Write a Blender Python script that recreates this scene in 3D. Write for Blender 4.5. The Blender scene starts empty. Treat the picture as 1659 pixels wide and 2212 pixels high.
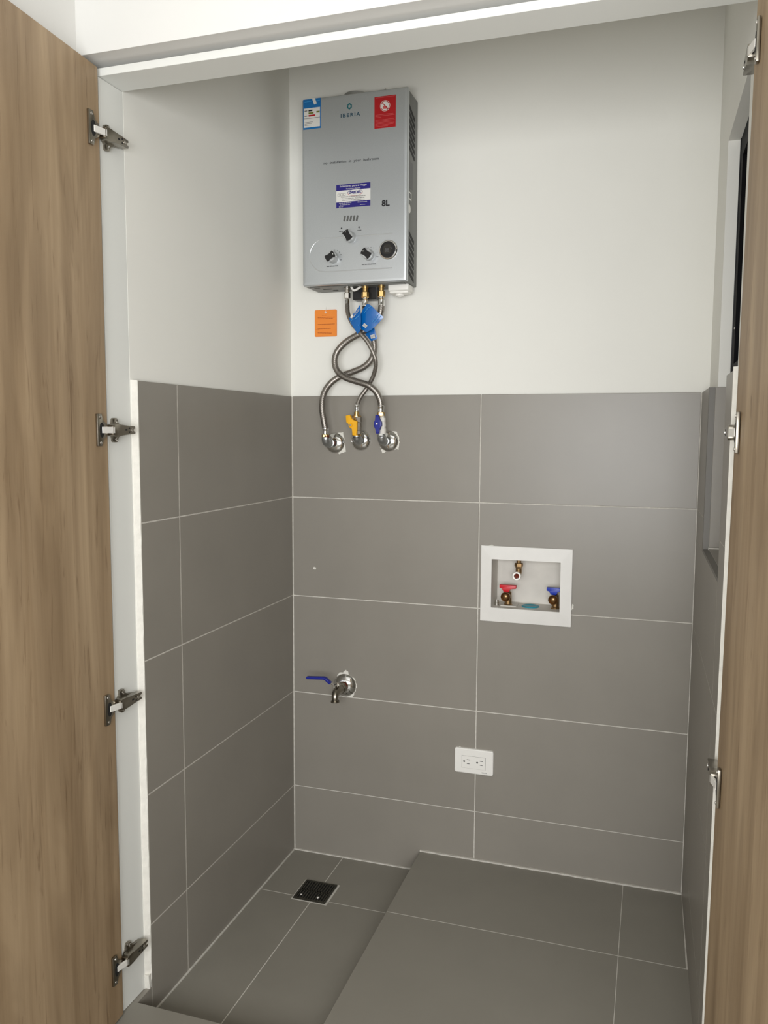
import bpy, bmesh, math, random
from mathutils import Matrix, Vector

# ------------------------------------------------------------------ camera
S = bpy.context.scene
COL = S.collection
F_PX, IMG_W = 1783.114, 1659.0
cam_d = bpy.data.cameras.new('camera')
cam_d.sensor_fit = 'HORIZONTAL'
cam_d.sensor_width = 36.0
cam_d.lens = F_PX * 36.0 / IMG_W
cam_d.clip_start = 0.02
cam_o = bpy.data.objects.new('camera', cam_d)
COL.objects.link(cam_o)
R_ = Vector((0.950949, 0.309314, 0.004538)); U_ = Vector((-0.034004, 0.089936, 0.995367)); F_ = Vector((-0.307473, 0.946698, -0.096042))
cam_o.matrix_world = Matrix(((R_.x, U_.x, -F_.x, 1.0813), (R_.y, U_.y, -F_.y, -2.389), (R_.z, U_.z, -F_.z, 1.3694), (0, 0, 0, 1)))
S.camera = cam_o
S.view_settings.view_transform = 'Standard'
S.view_settings.look = 'None'
S.view_settings.gamma = 1.0
S.view_settings.exposure = 1.0
S.view_settings.use_curve_mapping = False

# ------------------------------------------------------------------ light
wd = bpy.data.worlds.new('world'); S.world = wd; wd.use_nodes = True
wd.node_tree.nodes['Background'].inputs[0].default_value = (0.9, 0.95, 1.0, 1)
wd.node_tree.nodes['Background'].inputs[1].default_value = 0.05
def area(name, loc, target, sx, sy, power, col):
    d = bpy.data.lights.new(name, 'AREA'); d.shape = 'RECTANGLE'; d.size = sx; d.size_y = sy
    d.energy = power; d.color = col
    o = bpy.data.objects.new(name, d); COL.objects.link(o); o.location = loc
    o.rotation_euler = (Vector(target) - Vector(loc)).to_track_quat('-Z', 'Y').to_euler()
    return o
# daylight from the window in the room's far wall, and the ceiling lamp of the room
area('window_daylight', (1.22, -3.22, 1.33), (1.22, 0.0, 1.43), 1.7, 1.0, 36.0, (0.975, 0.985, 1.0))
area('ceiling_lamp', (1.9, -2.6, 2.66), (1.9, -2.6, 0.0), 0.7, 0.9, 2.0, (1.0, 0.965, 0.90))

# ------------------------------------------------------------------ helpers
MW = {}
def setp(o, parent):
    if parent is not None:
        o.parent = parent
def obj(name, bm, mat, parent=None, smooth=False, bevel=0.0, seg=2, world=True, label=None, kind=None, ang=38):
    """one mesh object; geometry is given in world coordinates (or in the parent's when world=False)"""
    if bevel > 0:
        bmesh.ops.bevel(bm, geom=bm.edges[:], offset=bevel, segments=seg, profile=0.5, affect='EDGES', clamp_overlap=True)
    bmesh.ops.recalc_face_normals(bm, faces=bm.faces[:])
    me = bpy.data.meshes.new(name); bm.to_mesh(me); bm.free()
    return fin(name, me, mat, parent, smooth, world, label, kind, ang)
def fin(name, me, mat, parent=None, smooth=False, world=True, label=None, kind=None, ang=38):
    me.materials.clear(); me.materials.append(mat)
    if smooth:
        for q in me.polygons: q.use_smooth = True
        try: me.set_sharp_from_angle(angle=math.radians(ang))
        except Exception: pass
    o = bpy.data.objects.new(name, me); COL.objects.link(o)
    if parent is not None:
        o.parent = parent
        pm = MW.get(parent.name, Matrix.Identity(4))
        if world:
            o.matrix_parent_inverse = pm.inverted(); MW[o.name] = Matrix.Identity(4)
        else:
            MW[o.name] = pm.copy()
    else:
        MW[o.name] = Matrix.Identity(4)
    if label: o['label'] = label
    if kind: o['kind'] = kind
    return o
def thing(name, label, cat, loc=(0, 0, 0), rz=0.0, ry=0.0, group=None, kind=None):
    o = bpy.data.objects.new(name, None); COL.objects.link(o); o.empty_display_size = 0.03
    o.location = loc; o.rotation_euler = (0, ry, rz)
    MW[o.name] = Matrix.Translation(loc) @ Matrix.Rotation(rz, 4, 'Z') @ Matrix.Rotation(ry, 4, 'Y')
    o['label'] = label
    if cat: o['category'] = cat
    if group: o['group'] = group
    if kind: o['kind'] = kind
    return o
def B_(): return bmesh.new()
def box(bm, x0, x1, y0, y1, z0, z1):
    v = [bm.verts.new((x, y, z)) for x in (x0, x1) for y in (y0, y1) for z in (z0, z1)]
    for f in ((0, 1, 3, 2), (4, 6, 7, 5), (0, 4, 5, 1), (2, 3, 7, 6), (0, 2, 6, 4), (1, 5, 7, 3)):
        bm.faces.new([v[i] for i in f])
    return bm
def bx(*a): return box(B_(), *a)
def frame_for(d):
    d = Vector(d).normalized()
    a = Vector((0, 0, 1)) if abs(d.z) < 0.9 else Vector((1, 0, 0))
    u = d.cross(a).normalized(); w = d.cross(u).normalized()
    return d, u, w
def lathe(bm, o, d, prof, n=24, phase=0.0):
    """prof = [(distance along d, radius)...]; closed ends"""
    o = Vector(o); d, u, w = frame_for(d); rings = []
    for t, r in prof:
        if r < 1e-7: rings.append([bm.verts.new(o + d * t)])
        else: rings.append([bm.verts.new(o + d * t + (u * math.cos(a) + w * math.sin(a)) * r) for a in [phase + 2 * math.pi * k / n for k in range(n)]])
    for A, C in zip(rings, rings[1:]):
        for k in range(n):
            k2 = (k + 1) % n
            if len(A) == 1 and len(C) == 1: continue
            if len(A) == 1: bm.faces.new((A[0], C[k], C[k2]))
            elif len(C) == 1: bm.faces.new((A[k], A[k2], C[0]))
            else: bm.faces.new((A[k], A[k2], C[k2], C[k]))
    if len(rings[0]) > 1: bm.faces.new(rings[0][::-1])
    if len(rings[-1]) > 1: bm.faces.new(rings[-1])
    return bm
def cyl(bm, a, b, r, n=20, r2=None, phase=0.0):
    a = Vector(a); b = Vector(b)
    return lathe(bm, a, b - a, [(0, r), ((b - a).length, r if r2 is None else r2)], n, phase)
def catmull(P, k=8):
    P = [Vector(q) for q in P]; Q = [P[0] * 2 - P[1]] + P + [P[-1] * 2 - P[-2]]; out = []
    for i in range(1, len(Q) - 2):
        p0, p1, p2, p3 = Q[i - 1:i + 3]
        for j in range(k):
            t = j / k
            out.append(0.5 * ((2 * p1) + (-p0 + p2) * t + (2 * p0 - 5 * p1 + 4 * p2 - p3) * t * t + (-p0 + 3 * p1 - 3 * p2 + p3) * t ** 3))
    out.append(P[-1]); return out
def tube(bm, pts, r, n=14, uvl=None):
    pts = [Vector(q) for q in pts]; rings = []; u = None
    dist = 0.0; ds = []
    for i, q in enumerate(pts):
        d = (pts[min(i + 1, len(pts) - 1)] - pts[max(i - 1, 0)]).normalized()
        if u is None: u = frame_for(d)[1]
        u = (u - d * u.dot(d)).normalized(); w = d.cross(u)
        rr = r(i / (len(pts) - 1)) if callable(r) else r
        rings.append([bm.verts.new(q + (u * math.cos(a) + w * math.sin(a)) * rr) for a in [2 * math.pi * k / n for k in range(n)]])
        if i: dist += (q - pts[i - 1]).length
        ds.append(dist)
    uv = bm.loops.layers.uv.verify()
    for i, (A, C) in enumerate(zip(rings, rings[1:])):
        for k in range(n):
            f = bm.faces.new((A[k], A[(k + 1) % n], C[(k + 1) % n], C[k]))
            for l, (kk, dd) in zip(f.loops, ((k, ds[i]), (k + 1, ds[i]), (k + 1, ds[i + 1]), (k, ds[i + 1]))):
                l[uv].uv = (kk / n, dd)
    bm.faces.new(rings[0][::-1]); bm.faces.new(rings[-1])
    return bm
def prism_xz(bm, poly, y0, y1):
    """outline in x,z extruded along y"""
    a = [bm.verts.new((x, y0, z)) for x, z in poly]; b = [bm.verts.new((x, y1, z)) for x, z in poly]; n = len(poly)
    bm.faces.new(a); bm.faces.new(b[::-1])
    for i in range(n): bm.faces.new((a[i], b[i], b[(i + 1) % n], a[(i + 1) % n]))
    return bm
def prism_yz(bm, poly, x0, x1):
    a = [bm.verts.new((x0, y, z)) for y, z in poly]; b = [bm.verts.new((x1, y, z)) for y, z in poly]; n = len(poly)
    bm.faces.new(a); bm.faces.new(b[::-1])
    for i in range(n): bm.faces.new((a[i], b[i], b[(i + 1) % n], a[(i + 1) % n]))
    return bm
def prism_xy(bm, poly, z0, z1):
    a = [bm.verts.new((x, y, z0)) for x, y in poly]; b = [bm.verts.new((x, y, z1)) for x, y in poly]; n = len(poly)
    bm.faces.new(a); bm.faces.new(b[::-1])
    for i in range(n): bm.faces.new((a[i], b[i], b[(i + 1) % n], a[(i + 1) % n]))
    return bm
def rrect(x0, x1, z0, z1, r, k=5):
    P = []
    for cx, cz, a0 in ((x1 - r, z1 - r, 0), (x0 + r, z1 - r, 90), (x0 + r, z0 + r, 180), (x1 - r, z0 + r, 270)):
        for j in range(k + 1):
            a = math.radians(a0 + 90 * j / k); P.append((cx + r * math.cos(a), cz + r * math.sin(a)))
    return P
def circ(cx, cz, r, n=24): return [(cx + r * math.cos(2 * math.pi * k / n), cz + r * math.sin(2 * math.pi * k / n)) for k in range(n)]
def text_mesh(s, size, M, shear=0.0, extr=0.0, space=1.0, bold=0.0, sx=1.0, ax='CENTER'):
    c = bpy.data.curves.new('t', 'FONT'); c.body = s; c.size = size; c.align_x = ax; c.align_y = 'CENTER'
    c.shear = shear; c.extrude = extr; c.space_character = space; c.offset = bold; c.resolution_u = 3
    o = bpy.data.objects.new('t', c); COL.objects.link(o)
    dg = bpy.context.evaluated_depsgraph_get(); dg.update()
    me = bpy.data.meshes.new_from_object(o.evaluated_get(dg))
    bpy.data.objects.remove(o); bpy.data.curves.remove(c)
    me.transform(M @ Matrix.Diagonal((sx, 1, 1, 1)))
    return me
def front(x, y, z, roll=0.0):
    """lettering plane seen from the front (facing -y)"""
    return Matrix.Translation((x, y, z)) @ Matrix.Rotation(-roll, 4, 'Y') @ Matrix(((1, 0, 0, 0), (0, 0, -1, 0), (0, 1, 0, 0), (0, 0, 0, 1)))

# ------------------------------------------------------------------ materials
def srgb(r, g, b):
    f = lambda c: (c / 255 / 12.92) if c / 255 <= 0.04045 else ((c / 255 + 0.055) / 1.055) ** 2.4
    return (f(r), f(g), f(b), 1)
def mat(name, col, rough=0.5, metal=0.0, spec=0.5, coat=0.0, noise=None, bump=None, emis=None):
    m = bpy.data.materials.new(name); m.use_nodes = True
    nt = m.node_tree; b = nt.nodes['Principled BSDF']
    b.inputs['Base Color'].default_value = col; b.inputs['Roughness'].default_value = rough
    b.inputs['Metallic'].default_value = metal; b.inputs['Specular IOR Level'].default_value = spec
    b.inputs['Coat Weight'].default_value = coat
    if emis: b.inputs['Emission Color'].default_value = emis[0]; b.inputs['Emission Strength'].default_value = emis[1]
    tc = nt.nodes.new('ShaderNodeTexCoord')
    if noise:
        sc, amt, det = noise
        n = nt.nodes.new('ShaderNodeTexNoise'); n.inputs['Scale'].default_value = sc; n.inputs['Detail'].default_value = det
        nt.links.new(tc.outputs['Object'], n.inputs['Vector'])
        r = nt.nodes.new('ShaderNodeValToRGB')
        r.color_ramp.elements[0].position = 0.3; r.color_ramp.elements[1].position = 0.7
        r.color_ramp.elements[0].color = tuple(c * (1 - amt) for c in col[:3]) + (1,)
        r.color_ramp.elements[1].color = tuple(min(1, c * (1 + amt)) for c in col[:3]) + (1,)
        nt.links.new(n.outputs['Fac'], r.inputs['Fac']); nt.links.new(r.outputs['Color'], b.inputs['Base Color'])
    if bump:
        sc, st, ds = bump
        n2 = nt.nodes.new('ShaderNodeTexNoise'); n2.inputs['Scale'].default_value = sc; n2.inputs['Detail'].default_value = 3
        nt.links.new(tc.outputs['Object'], n2.inputs['Vector'])
        bp = nt.nodes.new('ShaderNodeBump'); bp.inputs['Strength'].default_value = st; bp.inputs['Distance'].default_value = ds
        nt.links.new(n2.outputs['Fac'], bp.inputs['Height']); nt.links.new(bp.outputs['Normal'], b.inputs['Normal'])
    return m
M = {}
M['paint'] = mat('wall_paint', srgb(236, 235, 228), 0.75, noise=(3, 0.012, 2), bump=(160, 0.08, 0.001))
M['paint_room'] = mat('room_paint', srgb(219, 218, 214), 0.75, noise=(3, 0.01, 2), bump=(160, 0.08, 0.001))
M['plaster'] = mat('plaster_edge', srgb(221, 218, 209), 0.85, noise=(60, 0.05, 4), bump=(120, 0.35, 0.003))
M['tile'] = mat('grey_tile', srgb(139, 134, 125), 0.36, noise=(5, 0.035, 5), bump=(300, 0.05, 0.0006))
M['tile_floor'] = mat('grey_floor_tile', srgb(136, 132, 122), 0.45, noise=(6, 0.035, 5), bump=(300, 0.05, 0.0006))
M['grout'] = mat('light_grout', srgb(200, 196, 187), 0.9, noise=(70, 0.12, 3), bump=(200, 0.3, 0.001))
M['trim'] = mat('niche_trim', srgb(112, 109, 103), 0.5)
M['melamine'] = mat('white_melamine', srgb(226, 227, 222), 0.38, noise=(4, 0.01, 2))
M['chrome'] = mat('chrome', (0.78, 0.78, 0.77, 1), 0.08, 1.0)
M['nickel'] = mat('brushed_nickel', (0.30, 0.275, 0.23, 1), 0.28, 1.0, noise=(30, 0.08, 3))
M['nickel_shine'] = mat('shine_toned_nickel', (0.86, 0.84, 0.79, 1), 0.35, 0.35)  # paler, less metallic; shine on links and drain screws put into the colour
M['galv'] = mat('galvanised_iron', (0.42, 0.43, 0.43, 1), 0.35, 0.9, noise=(60, 0.12, 4))
M['brass'] = mat('brass', (0.62, 0.42, 0.17, 1), 0.28, 1.0)
M['brass_dark'] = mat('aged_brass', (0.30, 0.19, 0.09, 1), 0.32, 0.9, noise=(50, 0.15, 3))
M['steel'] = mat('steel', (0.62, 0.60, 0.56, 1), 0.22, 1.0)
M['hole'] = mat('black_void', (0.006, 0.006, 0.006, 1), 0.7)
M['black'] = mat('black_plastic', (0.012, 0.012, 0.013, 1), 0.3)
M['black_frame'] = mat('black_aluminium', (0.004, 0.004, 0.005, 1), 0.6, spec=0.08)
M['glass_dark'] = mat('dark_window_glass', (0.003, 0.004, 0.005, 1), 0.06, spec=0.12)
M['silver'] = mat('silver_paint', srgb(196, 200, 202), 0.36, 0.62, noise=(500, 0.03, 1))
M['silver_light'] = mat('silver_plastic', srgb(196, 198, 198), 0.3, 0.3)
M['casing'] = mat('shaded_silver_paint', srgb(104, 105, 101), 0.4, 0.3)  # the cover's silver paint darkened, shade of the side put into its colour
M['white'] = mat('white_plastic', srgb(236, 234, 228), 0.4)
M['box_white'] = mat('white_abs', srgb(226, 224, 219), 0.42, noise=(25, 0.02, 4))
M['box_in'] = mat('dusty_white_abs', srgb(214, 210, 202), 0.6, noise=(18, 0.06, 5))
M['label_white'] = mat('label_paper', srgb(228, 226, 220), 0.5)
M['sticker_blue'] = mat('sticker_blue', srgb(24, 112, 178), 0.35)
M['sticker_red'] = mat('sticker_red', srgb(178, 20, 28), 0.4)
M['red_ink'] = mat('pale_red_ink', srgb(205, 90, 90), 0.5)
M['sticker_navy'] = mat('sticker_navy', srgb(38, 30, 120), 0.4)
M['ink'] = mat('black_ink', (0.012, 0.012, 0.014, 1), 0.5)
M['ink_grey'] = mat('grey_ink', srgb(95, 95, 95), 0.5)
M['ink_teal'] = mat('teal_ink', srgb(20, 105, 112), 0.5)
M['ink_teal_dark'] = mat('dark_teal_ink', srgb(28, 72, 92), 0.5)
M['ink_green'] = mat('green_ink', srgb(110, 120, 40), 0.5)
M['orange'] = mat('orange_card', srgb(240, 140, 48), 0.55)
M['orange_ink'] = mat('orange_ink', srgb(176, 92, 24), 0.6)
M['tag_blue'] = mat('blue_tag_plastic', srgb(4, 100, 178), 0.25, coat=0.25)
M['tag_line'] = mat('pale_blue_print', srgb(70, 165, 226), 0.35)
M['yellow'] = mat('yellow_lever', srgb(240, 176, 18), 0.4)
M['blue'] = mat('blue_lever', srgb(20, 32, 135), 0.35)
M['blue_bright'] = mat('blue_handle', srgb(18, 52, 168), 0.38)
M['red'] = mat('red_handle', srgb(205, 26, 40), 0.4)
M['teal'] = mat('teal_cap', srgb(20, 140, 160), 0.4)
M['rust'] = mat('rusty_thread', srgb(110, 42, 22), 0.7, 0.3)
M['ptfe'] = mat('thread_tape', srgb(228, 228, 222), 0.6)
M['iron'] = mat('dark_iron', (0.075, 0.072, 0.058, 1), 0.34, 0.8, noise=(80, 0.3, 3))
M['lcd'] = mat('dark_display', srgb(52, 50, 46), 0.2)

def braid():
    m = mat('braided_steel', (0.40, 0.37, 0.33, 1), 0.36, 0.9); nt = m.node_tree; b = nt.nodes['Principled BSDF']
    uv = nt.nodes.new('ShaderNodeUVMap')
    sep = nt.nodes.new('ShaderNodeSeparateXYZ'); nt.links.new(uv.outputs[0], sep.inputs[0])
    def strand(sign):
        a = nt.nodes.new('ShaderNodeMath'); a.operation = 'MULTIPLY'; a.inputs[1].default_value = 12 * 2 * math.pi * sign; nt.links.new(sep.outputs['X'], a.inputs[0])
        c = nt.nodes.new('ShaderNodeMath'); c.operation = 'MULTIPLY'; c.inputs[1].default_value = 900; nt.links.new(sep.outputs['Y'], c.inputs[0])
        d = nt.nodes.new('ShaderNodeMath'); d.operation = 'ADD'; nt.links.new(a.outputs[0], d.inputs[0]); nt.links.new(c.outputs[0], d.inputs[1])
        e = nt.nodes.new('ShaderNodeMath'); e.operation = 'SINE'; nt.links.new(d.outputs[0], e.inputs[0]); return e
    s1, s2 = strand(1), strand(-1)
    mx = nt.nodes.new('ShaderNodeMath'); mx.operation = 'MAXIMUM'; nt.links.new(s1.outputs[0], mx.inputs[0]); nt.links.new(s2.outputs[0], mx.inputs[1])
    mr = nt.nodes.new('ShaderNodeMapRange'); mr.inputs[1].default_value = -1; mr.inputs[2].default_value = 1; nt.links.new(mx.outputs[0], mr.inputs[0])
    rp = nt.nodes.new('ShaderNodeValToRGB'); rp.color_ramp.elements[0].color = (0.10, 0.088, 0.075, 1); rp.color_ramp.elements[1].color = (0.33, 0.305, 0.275, 1)
    nt.links.new(mr.outputs[0], rp.inputs[0]); nt.links.new(rp.outputs[0], b.inputs['Base Color'])
    bp = nt.nodes.new('ShaderNodeBump'); bp.inputs['Strength'].default_value = 0.35; bp.inputs['Distance'].default_value = 0.0006
    nt.links.new(mr.outputs[0], bp.inputs['Height']); nt.links.new(bp.outputs[0], b.inputs['Normal'])
    return m
M['braid'] = braid()
def wood(name, seed):
    m = mat(name, srgb(170, 146, 118), 0.5); nt = m.node_tree; b = nt.nodes['Principled BSDF']
    tc = nt.nodes.new('ShaderNodeTexCoord')
    def noise(scale, sx, sz, det=4, dist=0.0, off=0.0, rough=0.55):
        mp = nt.nodes.new('ShaderNodeMapping'); mp.inputs['Scale'].default_value = (sx, sx, sz); mp.inputs['Location'].default_value = (seed + off, seed * 1.7 + off, off)
        nt.links.new(tc.outputs['Object'], mp.inputs['Vector'])
        n = nt.nodes.new('ShaderNodeTexNoise'); n.inputs['Scale'].default_value = scale; n.inputs['Detail'].default_value = det
        n.inputs['Distortion'].default_value = dist; n.inputs['Roughness'].default_value = rough
        nt.links.new(mp.outputs[0], n.inputs['Vector']); return n
    def ramp(n, p0, p1, c0, c1):
        r = nt.nodes.new('ShaderNodeValToRGB'); e = r.color_ramp.elements
        e[0].position, e[1].position, e[0].color, e[1].color = p0, p1, c0, c1
        nt.links.new(n.outputs['Fac'], r.inputs[0]); return r
    def mul(a, c, fac=1.0):
        x = nt.nodes.new('ShaderNodeMix'); x.data_type = 'RGBA'; x.blend_type = 'MULTIPLY'; x.inputs[0].default_value = fac
        nt.links.new(a, x.inputs[6]); nt.links.new(c, x.inputs[7]); return x.outputs[2]
    W1 = (1, 1, 1, 1)
    base = ramp(noise(1.0, 9, 0.55, 4, 0.6), 0.32, 0.68, srgb(151, 128, 99), srgb(177, 154, 124))       # broad bands
    band = ramp(noise(1.0, 20, 0.8, 5, 1.0, 7.0), 0.34, 0.58, (0.80, 0.77, 0.73, 1), W1)                # cathedral streaks
    fine = ramp(noise(1.0, 210, 6.0, 3, 0.2, 3.0), 0.3, 0.7, (0.95, 0.945, 0.94, 1), W1)                 # fine pores
    dark = ramp(noise(1.0, 62, 5.0, 4, 1.4, 13.0, 0.55), 0.27, 0.40, (0.66, 0.61, 0.56, 1), W1)         # short dark flecks
    patchy = ramp(noise(1.0, 11, 1.7, 3, 1.4, 21.0), 0.36, 0.60, (0.84, 0.82, 0.79, 1), (1.06, 1.06, 1.05, 1))   # cloudy figure
    c = mul(base.outputs[0], band.outputs[0]); c = mul(c, patchy.outputs[0]); c = mul(c, fine.outputs[0]); c = mul(c, dark.outputs[0])
    nt.links.new(c, b.inputs['Base Color'])
    return m
M['wood'] = wood('light_oak_laminate', 2.3)
M['wood_b'] = wood('light_oak_laminate_b', 11.9)

# ------------------------------------------------------------------ setting
W = 1.2012                       # right end of the back wall
ZR = [0.2177, 0.5333, 0.8489, 1.1645, 1.480]   # tile courses
PLAT = 0.065                     # platform / room floor height above the sunken drain bay
G = 0.0016                       # half joint width
TT = 0.0085                      # tile thickness
def boxes(lst):
    bm = B_()
    for q in lst: box(bm, *q)
    return bm
def tile_box(parent, lst, m='tile', bev=0.0007, world=True):
    bm = boxes(lst)
    if len(lst) == 1: return obj('tile', bm, M[m], parent, bevel=bev, seg=1, world=world)
    return obj('tile', bm, M[m], parent, world=world)
# --- back wall, with the hole for the outlet box
HX0, HX1, HZ0, HZ1 = 0.637, 0.844, 0.8515, 1.004
def holed(x0, x1, y0, y1, z0, z1):
    return [(x0, HX0, y0, y1, z0, z1), (HX1, x1, y0, y1, z0, z1), (HX0, HX1, y0, y1, z0, HZ0), (HX0, HX1, y0, y1, HZ1, z1)]
wb = obj('wall_back', boxes(holed(-0.12, 1.40, 0.010, 0.16, -0.08, 2.70)), M['paint'], kind='structure', label='white painted back wall of the closet above grey tiles')
obj('grout_bed', boxes(holed(-0.004, W + 0.004, 0.0010, 0.0105, 0.0, 1.4785)), M['grout'], wb)
XJ = 0.6005
zs = [0.0] + ZR
for i in range(5):
    z0 = zs[i] + (G if i else 0.003); z1 = zs[i + 1] - G
    if i == 0: z1 += 0.0008
    if i == 4: z1 = 1.480
    tile_box(wb, [(0.003, XJ - G, 0.0, TT, z0, z1)])
    if i == 3:
        x0, x1 = XJ + G, W - 0.002
        a = tile_box(wb, [(x0, HX0, 0, TT, z0, z1), (HX1, x1, 0, TT, z0, z1), (HX0, HX1, 0, TT, HZ1, z1)])
        a['label'] = 'tile cut out around the outlet box'
    else:
        tile_box(wb, [(XJ + G, W - 0.002, 0.0, TT, z0 if i else PLAT + 0.003, z1)])
# rough mortar left around the pipe covers and fillets at the floor
random.seed(4)
def patch(poly, y=-0.0006, amp=0.0014, par=wb):
    P = []
    for i, (a, b) in enumerate(zip(poly, poly[1:] + poly[:1])):
        for k in range(5):
            t = k / 5; P.append((a[0] + (b[0] - a[0]) * t + random.uniform(-amp, amp), a[1] + (b[1] - a[1]) * t + random.uniform(-amp, amp)))
    return obj('mortar_patch', prism_xz(B_(), P, y, 0.003), M['plaster'], par)
patch([(0.132, 1.362), (0.1725, 1.3705), (0.176, 1.340), (0.1815, 1.310), (0.160, 1.302), (0.128, 1.320)])
patch([(0.300, 1.375), (0.346, 1.372), (0.3535, 1.345), (0.351, 1.318), (0.325, 1.320), (0.300, 1.306), (0.292, 1.325)])
patch([(0.140, 0.560), (0.1455, 0.590), (0.160, 0.611), (0.170, 0.612), (0.1785, 0.621), (0.1875, 0.618), (0.190, 0.607), (0.212, 0.595), (0.218, 0.570), (0.205, 0.536), (0.170, 0.532)])
patch([(0.8735, 0.862), (0.8785, 0.868), (0.8795, 0.878), (0.8745, 0.883)], amp=0.0008)
patch([(0.622, 1.038), (0.642, 1.042), (0.646, 1.037)], amp=0.0006)
patch([(0.5455, 0.414), (0.5515, 0.4195), (0.556, 0.4165)], amp=0.0005)
patch([(0.070, 0.938), (0.0735, 0.946), (0.081, 0.942), (0.078, 0.936)], y=-0.0002, amp=0.001)
# --- left wall
wl = obj('wall_left', prism_xy(B_(), [(-0.12, 0.010), (-0.006, 0.010), (-0.006, -0.40), (-0.0116, -0.8262), (-0.12, -0.8262)], -0.08, 2.70), M['paint'], kind='structure', label='white painted left wall of the closet above grey tiles')
obj('grout_bed', bx(-0.0065, -0.0010, -0.815, 0.002, 0.0, 1.4785), M['grout'], wl)
YJ = -0.6566
for i in range(5):
    z0 = zs[i] + (G if i else 0.003); z1 = zs[i + 1] - G
    if i == 4: z1 = 1.480
    tile_box(wl, [(-TT, 0, YJ + G, -0.002, z0, z1)])
    tile_box(wl, [(-TT, 0, -0.8145, YJ - G, z0, z1)])
tile_box(wl, [(-0.022, -0.0005, -0.872, -0.8155, 0.0, 0.0645)])
# plaster return between tile edge and side panel
bm = B_()
N = 60; random.seed(8); rings = []
for k in range(N + 1):
    z = 0.085 + (1.481 - 0.085) * k / N; j = random.uniform(-0.0011, 0.0011) * (0.4 + 0.8 * (z < 1.2))
    rings.append([bm.verts.new(q) for q in ((-0.020, -0.8255, z), (-0.0125, -0.8255, z), (-0.0095 + j * 0.5, -0.8245 + j, z), (0.0003, -0.8165 + j, z), (0.0003, -0.8140, z), (-0.020, -0.8140, z))])
for a, b in zip(rings, rings[1:]):
    for k in range(6): bm.faces.new((a[k], a[(k + 1) % 6], b[(k + 1) % 6], b[k]))
bm.faces.new(rings[0]); bm.faces.new(rings[-1])
obj('plaster_edge', bm, M['plaster'], wl)
bm = B_()
prism_yz(bm, [(-0.8270, 0.100), (-0.8130, 0.100), (-0.8140, 0.088), (-0.8180, 0.080), (-0.8205, 0.066), (-0.8235, 0.060), (-0.8245, 0.074)], -0.016, -0.0005)
obj('plaster_drip', bm, M['plaster'], wl)
bm = B_(); box(bm, -0.0128, -0.0116, -0.8238, -0.8165, 0.1035, 0.1068); box(bm, -0.0128, -0.0110, -0.8205, -0.8160, 0.0975, 0.1000)
obj('paint_chip', bm, M['rust'], wl)
# --- right wall, slightly out of square, with the window recess
wr_m = Matrix.Translation((W, 0, 0)) @ Matrix.Rotation(0.011, 4, 'Z')
NY0, NY1, NZ0, NZ1, ND = -0.685, -0.255, 1.086, 2.045, 0.046   # recess: near, far, bottom, top, depth
bm = boxes([(0.019, 0.18, NY1, 0.010, -0.08, 2.70), (0.019, 0.18, -0.828, NY0, -0.08, 2.70), (0.019, 0.18, NY0, NY1, NZ1, 2.70), (0.019, 0.18, NY0, NY1, -0.08, NZ0), (ND + 0.03, 0.18, NY0, NY1, NZ0, 1.478)])
wr = obj('wall_right', bm, M['paint'], kind='structure', label='white painted right wall of the closet around the window recess')
wr.location = (W, 0, 0); wr.rotation_euler = (0, 0, 0.011); MW[wr.name] = wr_m
obj('grout_bed', boxes([(0.0006, 0.0195, -0.815, 0.0, 0.0, NZ0 - 0.001), (0.0006, 0.0195, NY1 + 0.001, 0.0, NZ0 - 0.001, 1.4785), (0.0006, 0.0195, -0.815, NY0 - 0.001, NZ0 - 0.001, 1.4785)]), M['grout'], wr, world=False)
G2 = 0.0010
def rt(*q, m='tile'): tile_box(wr, [q], m, 0.0005, world=False)
for i in range(3):
    z0 = (zs[i] + (G if i == 2 else G2)) if i else PLAT + 0.002; z1 = zs[i + 1] - (G if i == 2 else G2)
    if i == 1: z1 = zs[2] - G2
    rt(0, TT, -0.684 + G2, -0.003, z0, z1)
    rt(0, TT, -0.8145, -0.684 - G2, z0, z1)
rt(0, TT, -0.684 + G2, -0.003, ZR[2] + G2, NZ0 - 0.003)
rt(0, TT, -0.8145, -0.684 - G2, ZR[2] + G2, ZR[3] - G2)
rt(0, TT, -0.8145, NY0 - 0.002, ZR[3] + G2, 1.480)
rt(0, TT, NY1 + 0.014, -0.003, NZ0 - 0.003 + G2, ZR[3] - G2)
rt(0, TT, NY1 + 0.014, -0.003, ZR[3] + G2, 1.480)
rt(0.0135, ND, NY1 - 0.008, NY1 + 0.001, NZ0 + 0.010, 1.480)        # lining of the recess: far side, sill, back
rt(0.0135, ND, NY0, NY1 - 0.009, NZ0 - 0.002, NZ0 + 0.006)
rt(ND, ND + 0.008, NY0, NY1 - 0.001, NZ0 + 0.008, 1.476)
rt(0.0105, ND, NY0 - 0.002, NY0 + 0.006, NZ0 + 0.010, 1.480)
obj('niche_grout', bx(0.012, ND, NY1 - 0.010, NY1 - 0.0062, NZ0 + 0.004, NZ0 + 0.0095), M['grout'], wr, world=False)
obj('edge_trim', boxes([(0.0, 0.0135, NY1 - 0.004, NY1 + 0.014, NZ0 - 0.003, 1.480), (0.0, 0.0135, NY0, NY1 - 0.004, NZ0 - 0.003, NZ0 + 0.004)]), M['trim'], wr, world=False)
bm = B_(); rings = []
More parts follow.
